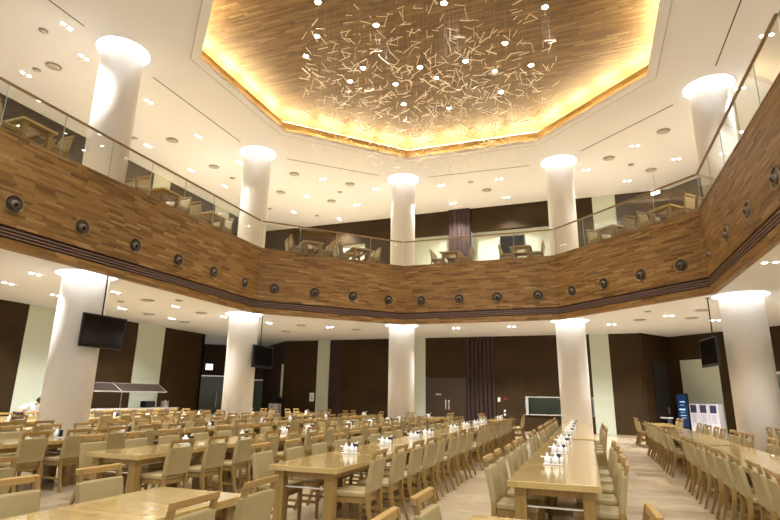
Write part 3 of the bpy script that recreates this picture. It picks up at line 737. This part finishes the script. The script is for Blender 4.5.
# exit signs
def sign(name, loc, rz, w_, h, lab, hang=0):
    r = empty(name, loc, rz)
    bm = bmesh.new(); box(bm, (0, 0, 0), (w_, .05, h)); obj('sign_case', bm, 'white', r, bevel=.004)
    bm = bmesh.new(); box(bm, (0, -.028, 0), (w_*.92, .006, h*.9)); obj('lit_face', bm, 'exit', r)
    if hang: bm = bmesh.new(); cyl(bm, (0, 0, hang/2+h/2), .008, hang, 8); obj('hanger', bm, 'steel', r)
    return tag(r, lab, 'sign')
sign('lit_sign', (-21.66, 27.08, 3.06), PI/4, .42, .37, 'small lit white sign above the glass door in the left corner')
p = hit(655.5, 192, 10.3); sign('lit_sign', p, -PI/5, .42, .26, 'small lit white sign hanging under the upper ceiling at the right', ZC-10.3-.14)

# wall plate and small fittings
r = empty('wall_notice', (-14.09, YB-.03, 1.38))
bm = bmesh.new(); box(bm, (0, 0, 0), (.27, .03, .46)); obj('notice_board', bm, 'white', r)
bm = bmesh.new(); box(bm, (0, -.018, -.06), (.08, .006, .05)); box(bm, (0, -.018, .07), (.09, .006, .03)); obj('printed_marks', bm, 'black', r)
tag(r, 'small white notice with two dark marks beside the left pale strip', 'notice')
for loc, s, m, lab in (((-3.98, YB-.02, 1.42), (.12, .03, .21), 'white', 'white switch plate on the brown wall beside the fluted panel'), ((-3.68, YB-.02, 1.45), (.15, .03, .06), 'red', 'small red fitting on the brown wall beside the fluted panel'), ((-3.73, YB-.02, .90), (.09, .03, .1), 'white', 'upper small white socket below the red fitting'), ((-3.73, YB-.02, .73), (.09, .03, .1), 'white', 'lower small white socket below the red fitting')):
    bm = bmesh.new(); box(bm, (0, 0, 0), s); box(bm, (0, -.018, 0), (s[0]*.5, .01, s[2]*.5)); o = obj('wall_fitting', bm, m, bevel=.003); o.location = loc; tag(o, lab, 'switch')
# upper TV
r = empty('wall_screen', (-3.02, YU+.07, 9.06))
bm = bmesh.new(); box(bm, (0, 0, 0), (1.22, .06, 1.0)); obj('screen_frame', bm, 'black', r, bevel=.01)
bm = bmesh.new(); box(bm, (0, -.032, 0), (1.12, .006, .88)); obj('screen', bm, 'screen', r)
bm = bmesh.new(); box(bm, (0, .055, 0), (.3, .06, .3)); obj('wall_mount', bm, 'black', r)
tag(r, 'dark flat screen on the pale upper back wall behind the far railing', 'screen')

# serving counter with sneeze guard, left wall
r = empty('serving_counter', (-17.0, 16.15, 0))
bm = bmesh.new(); box(bm, (0, 0, .40), (.8, 5.6, .8)); obj('counter_body', bm, 'steel', r)
bm = bmesh.new(); box(bm, (0, 0, .87), (.9, 5.7, .05)); box(bm, (0, 0, .825), (.84, 5.62, .05)); obj('worktop', bm, 'chrome', r, bevel=.008)
for y in (-2.0, 0, 1.75):
    bm = bmesh.new(); cyl(bm, (.1, y, 1.28), .02, .77, 10); obj('guard_post', bm, 'steel', r)
bm = bmesh.new()
box(bm, (-.05, -.35, 1.82), (.03, 4.7, .03)); box(bm, (.45, -.35, 1.51), (.04, 4.7, .05))
for y in (-2.7, -.35, 2.0): prism(bm, [(-.06, y-.02, 1.80), (.46, y-.02, 1.49), (.46, y-.02, 1.53), (-.06, y-.02, 1.84)], (0, .04, 0))
g = obj('guard_frame', bm, 'chrome', r)
bm = bmesh.new(); prism(bm, [(-.04, -2.68, 1.812), (.44, -2.68, 1.52), (.44, 1.98, 1.52), (-.04, 1.98, 1.812)], (0, 0, .008)); obj('guard_panel', bm, 'guard', r)
tag(r, 'long steel serving counter with slanted guard shelf along the left wall', 'counter')
bm = bmesh.new(); box(bm, (0, 0, .13), (.3, .5, .24)); box(bm, (.155, 0, .13), (.01, .42, .16)); o = obj('countertop_oven', bm, 'black', bevel=.01); o.location = (-16.85, 17.5, .896); tag(o, 'dark boxy appliance standing on the steel counter under the guard shelf', 'appliance')
bm = bmesh.new(); cyl(bm, (0, 0, .12), .15, .23, 24); cyl(bm, (0, 0, .245), .155, .02, 24); cyl(bm, (0, 0, .27), .03, .03, 12); o = obj('stock_pot', bm, 'steel', smooth=False); o.location = (-16.85, 18.45, .896); tag(o, 'round steel pot at the right end of the serving counter', 'pot')

# kiosks and display at the right alcove
r = empty('display_board', (3.93, 26.84, 0), -PI/4)
bm = bmesh.new(); box(bm, (0, 0, .95), (.52, .1, 1.72)); box(bm, (0, 0, .06), (.5, .35, .12)); obj('display_case', bm, 'black', r, bevel=.01)
bm = bmesh.new(); box(bm, (0, -.053, 1.08), (.45, .006, 1.35)); s_ = obj('screen', bm, 'blue', r)
bm = bmesh.new()
for z, w_, h in ((1.52, .24, .05), (1.38, .18, .025), (1.20, .30, .07), (1.08, .22, .02), (.95, .26, .03), (.84, .2, .02)): box(bm, (0.02*math.sin(z*9), -.058, z-.07), (w_, .004, h))
obj('screen_lines', bm, 'bluetext', s_)
tag(r, 'tall black display board with a lit blue screen in the right alcove', 'display')
for k, (x, y) in enumerate(((4.38, 26.6), (4.69, 26.29), (5.0, 25.98))):
    r = empty('ticket_kiosk', (x, y, 0), -PI/4)
    bm = bmesh.new(); box(bm, (0, 0, .69), (.41, .3, 1.38)); b = obj('kiosk_body', bm, 'kiosk', r, bevel=.008)
    bm = bmesh.new(); box(bm, (-.02, -.153, 1.17), (.28, .006, .32)); obj('dark_panel', bm, 'navy', r)
    bm = bmesh.new()
    for j in range(9): box(bm, (-.02+.02*((j*5) % 3-1), -.153, 0.94-j*.04), (.21, .004, .018))
    obj('printed_lines', bm, 'print', r)
    tag(r, 'white kiosk with navy top panel by the pale glass wall, %s from the left' % ordn(k), 'kiosk', 'white kiosks in the right alcove')
r = empty('low_bench', (3.1, 27.0, 0), -PI/4)
bm = bmesh.new(); box(bm, (0, 0, .76), (.8, .3, .06)); obj('bench_top', bm, 'white', r)
for s in (-1, 1): bm = bmesh.new(); box(bm, (s*.33, 0, .365), (.05, .25, .73)); obj('leg', bm, 'steel', r)
tag(r, 'narrow white console shelf in front of the dark alcove door at the right', 'console')
r['category'] = 'console'; r.name = 'console_shelf'

# water cooler in the left corner
r = empty('water_cooler', (-16.15, 26.0, 0))
bm = bmesh.new(); box(bm, (0, 0, .5), (.60, .36, 1.0)); obj('cooler_body', bm, 'kiosk', r, bevel=.015)
bm = bmesh.new(); box(bm, (.06, 0, 1.18), (.42, .3, .36)); obj('cooler_head', bm, 'black', r, bevel=.02)
bm = bmesh.new()
for x in (-.12, -.02): box(bm, (x, -.185, .8), (.03, .02, .22))
obj('cooler_taps', bm, 'navy', r)
tag(r, 'pale blue-white cabinet with black top standing at the left corner of the back wall', 'water cooler')
# tall lit narrow strip beside it
bm = bmesh.new(); box(bm, (0, 0, 0), (.12, .04, 1.9)); o = obj('wall_strip', bm, 'pale', bevel=.004); o.location = (-16.02, 26.32, 2.2); tag(o, 'narrow pale vertical strip on the corner edge above the cooler', 'panel')

# ------------------------------------------------------------ person bending over by the left wall
def skinned(name, pts, edges, m, parent, sub=2):
    me = bpy.data.meshes.new(name); me.from_pydata([p[:3] for p in pts], edges, []); o = bpy.data.objects.new(name, me); COL.objects.link(o); o.parent = parent
    md = o.modifiers.new('skin', 'SKIN'); md.use_smooth_shade = True
    for sv, p in zip(me.skin_vertices[0].data, pts): sv.radius = (p[3], p[4] if len(p) > 4 else p[3])
    me.skin_vertices[0].data[0].use_root = True
    s = o.modifiers.new('sub', 'SUBSURF'); s.levels = s.render_levels = sub
    me.materials.append(M[m]); return o
per = empty('person', (-16.1, 11.63, -.06), math.radians(-35))
# local: +y is forward (towards the photo's right); pelvis at origin x,y
body = [(0, 0, .92, .13, .10), (0, .12, 1.04, .12, .09), (0, .27, 1.13, .14, .10), (0, .36, 1.17, .07, .07), (0, .43, 1.21, .055, .055), (0, .52, 1.24, .085, .095), (0, .60, 1.22, .06, .07),
        (.17, .30, 1.13, .055), (.21, .38, .90, .045), (.18, .52, .74, .035), (.16, .60, .70, .03), (-.17, .30, 1.13, .055), (-.21, .38, .90, .045), (-.18, .52, .74, .035), (-.16, .60, .70, .03),
        (.10, 0, .86, .10), (.11, .03, .47, .065), (.11, -.03, .08, .045), (.11, .10, .035, .04), (-.10, 0, .86, .10), (-.11, .03, .47, .065), (-.11, -.03, .08, .045), (-.11, .10, .035, .04)]
ed = [(0, 1), (1, 2), (2, 3), (3, 4), (4, 5), (5, 6), (2, 7), (7, 8), (8, 9), (9, 10), (2, 11), (11, 12), (12, 13), (13, 14), (0, 15), (15, 16), (16, 17), (17, 18), (0, 19), (19, 20), (20, 21), (21, 22)]
skinned('body', body, ed, 'skin', per)
skinned('white_shirt', [(0, .02, .95, .145, .115), (0, .13, 1.05, .14, .11), (0, .28, 1.14, .16, .12), (.18, .31, 1.13, .075), (.21, .37, .94, .06), (-.18, .31, 1.13, .075), (-.21, .37, .94, .06)], [(0, 1), (1, 2), (2, 3), (3, 4), (2, 5), (5, 6)], 'shirt', per)
skinned('dark_trousers', [(0, -.01, .90, .15, .12), (.10, 0, .84, .115), (.11, .03, .47, .085), (.11, -.03, .12, .07), (-.10, 0, .84, .115), (-.11, .03, .47, .085), (-.11, -.03, .12, .07)], [(0, 1), (1, 2), (2, 3), (0, 4), (4, 5), (5, 6)], 'trousers', per)
bm = bmesh.new(); bmesh.ops.create_icosphere(bm, subdivisions=3, radius=.108, matrix=Matrix.Translation((0, .515, 1.27)) @ Matrix.Diagonal((.95, 1.1, .95, 1)))
obj('black_hair', bm, 'hair', per, True)
tag(per, 'person in white shirt and dark trousers bending forward left of the large column', 'person')
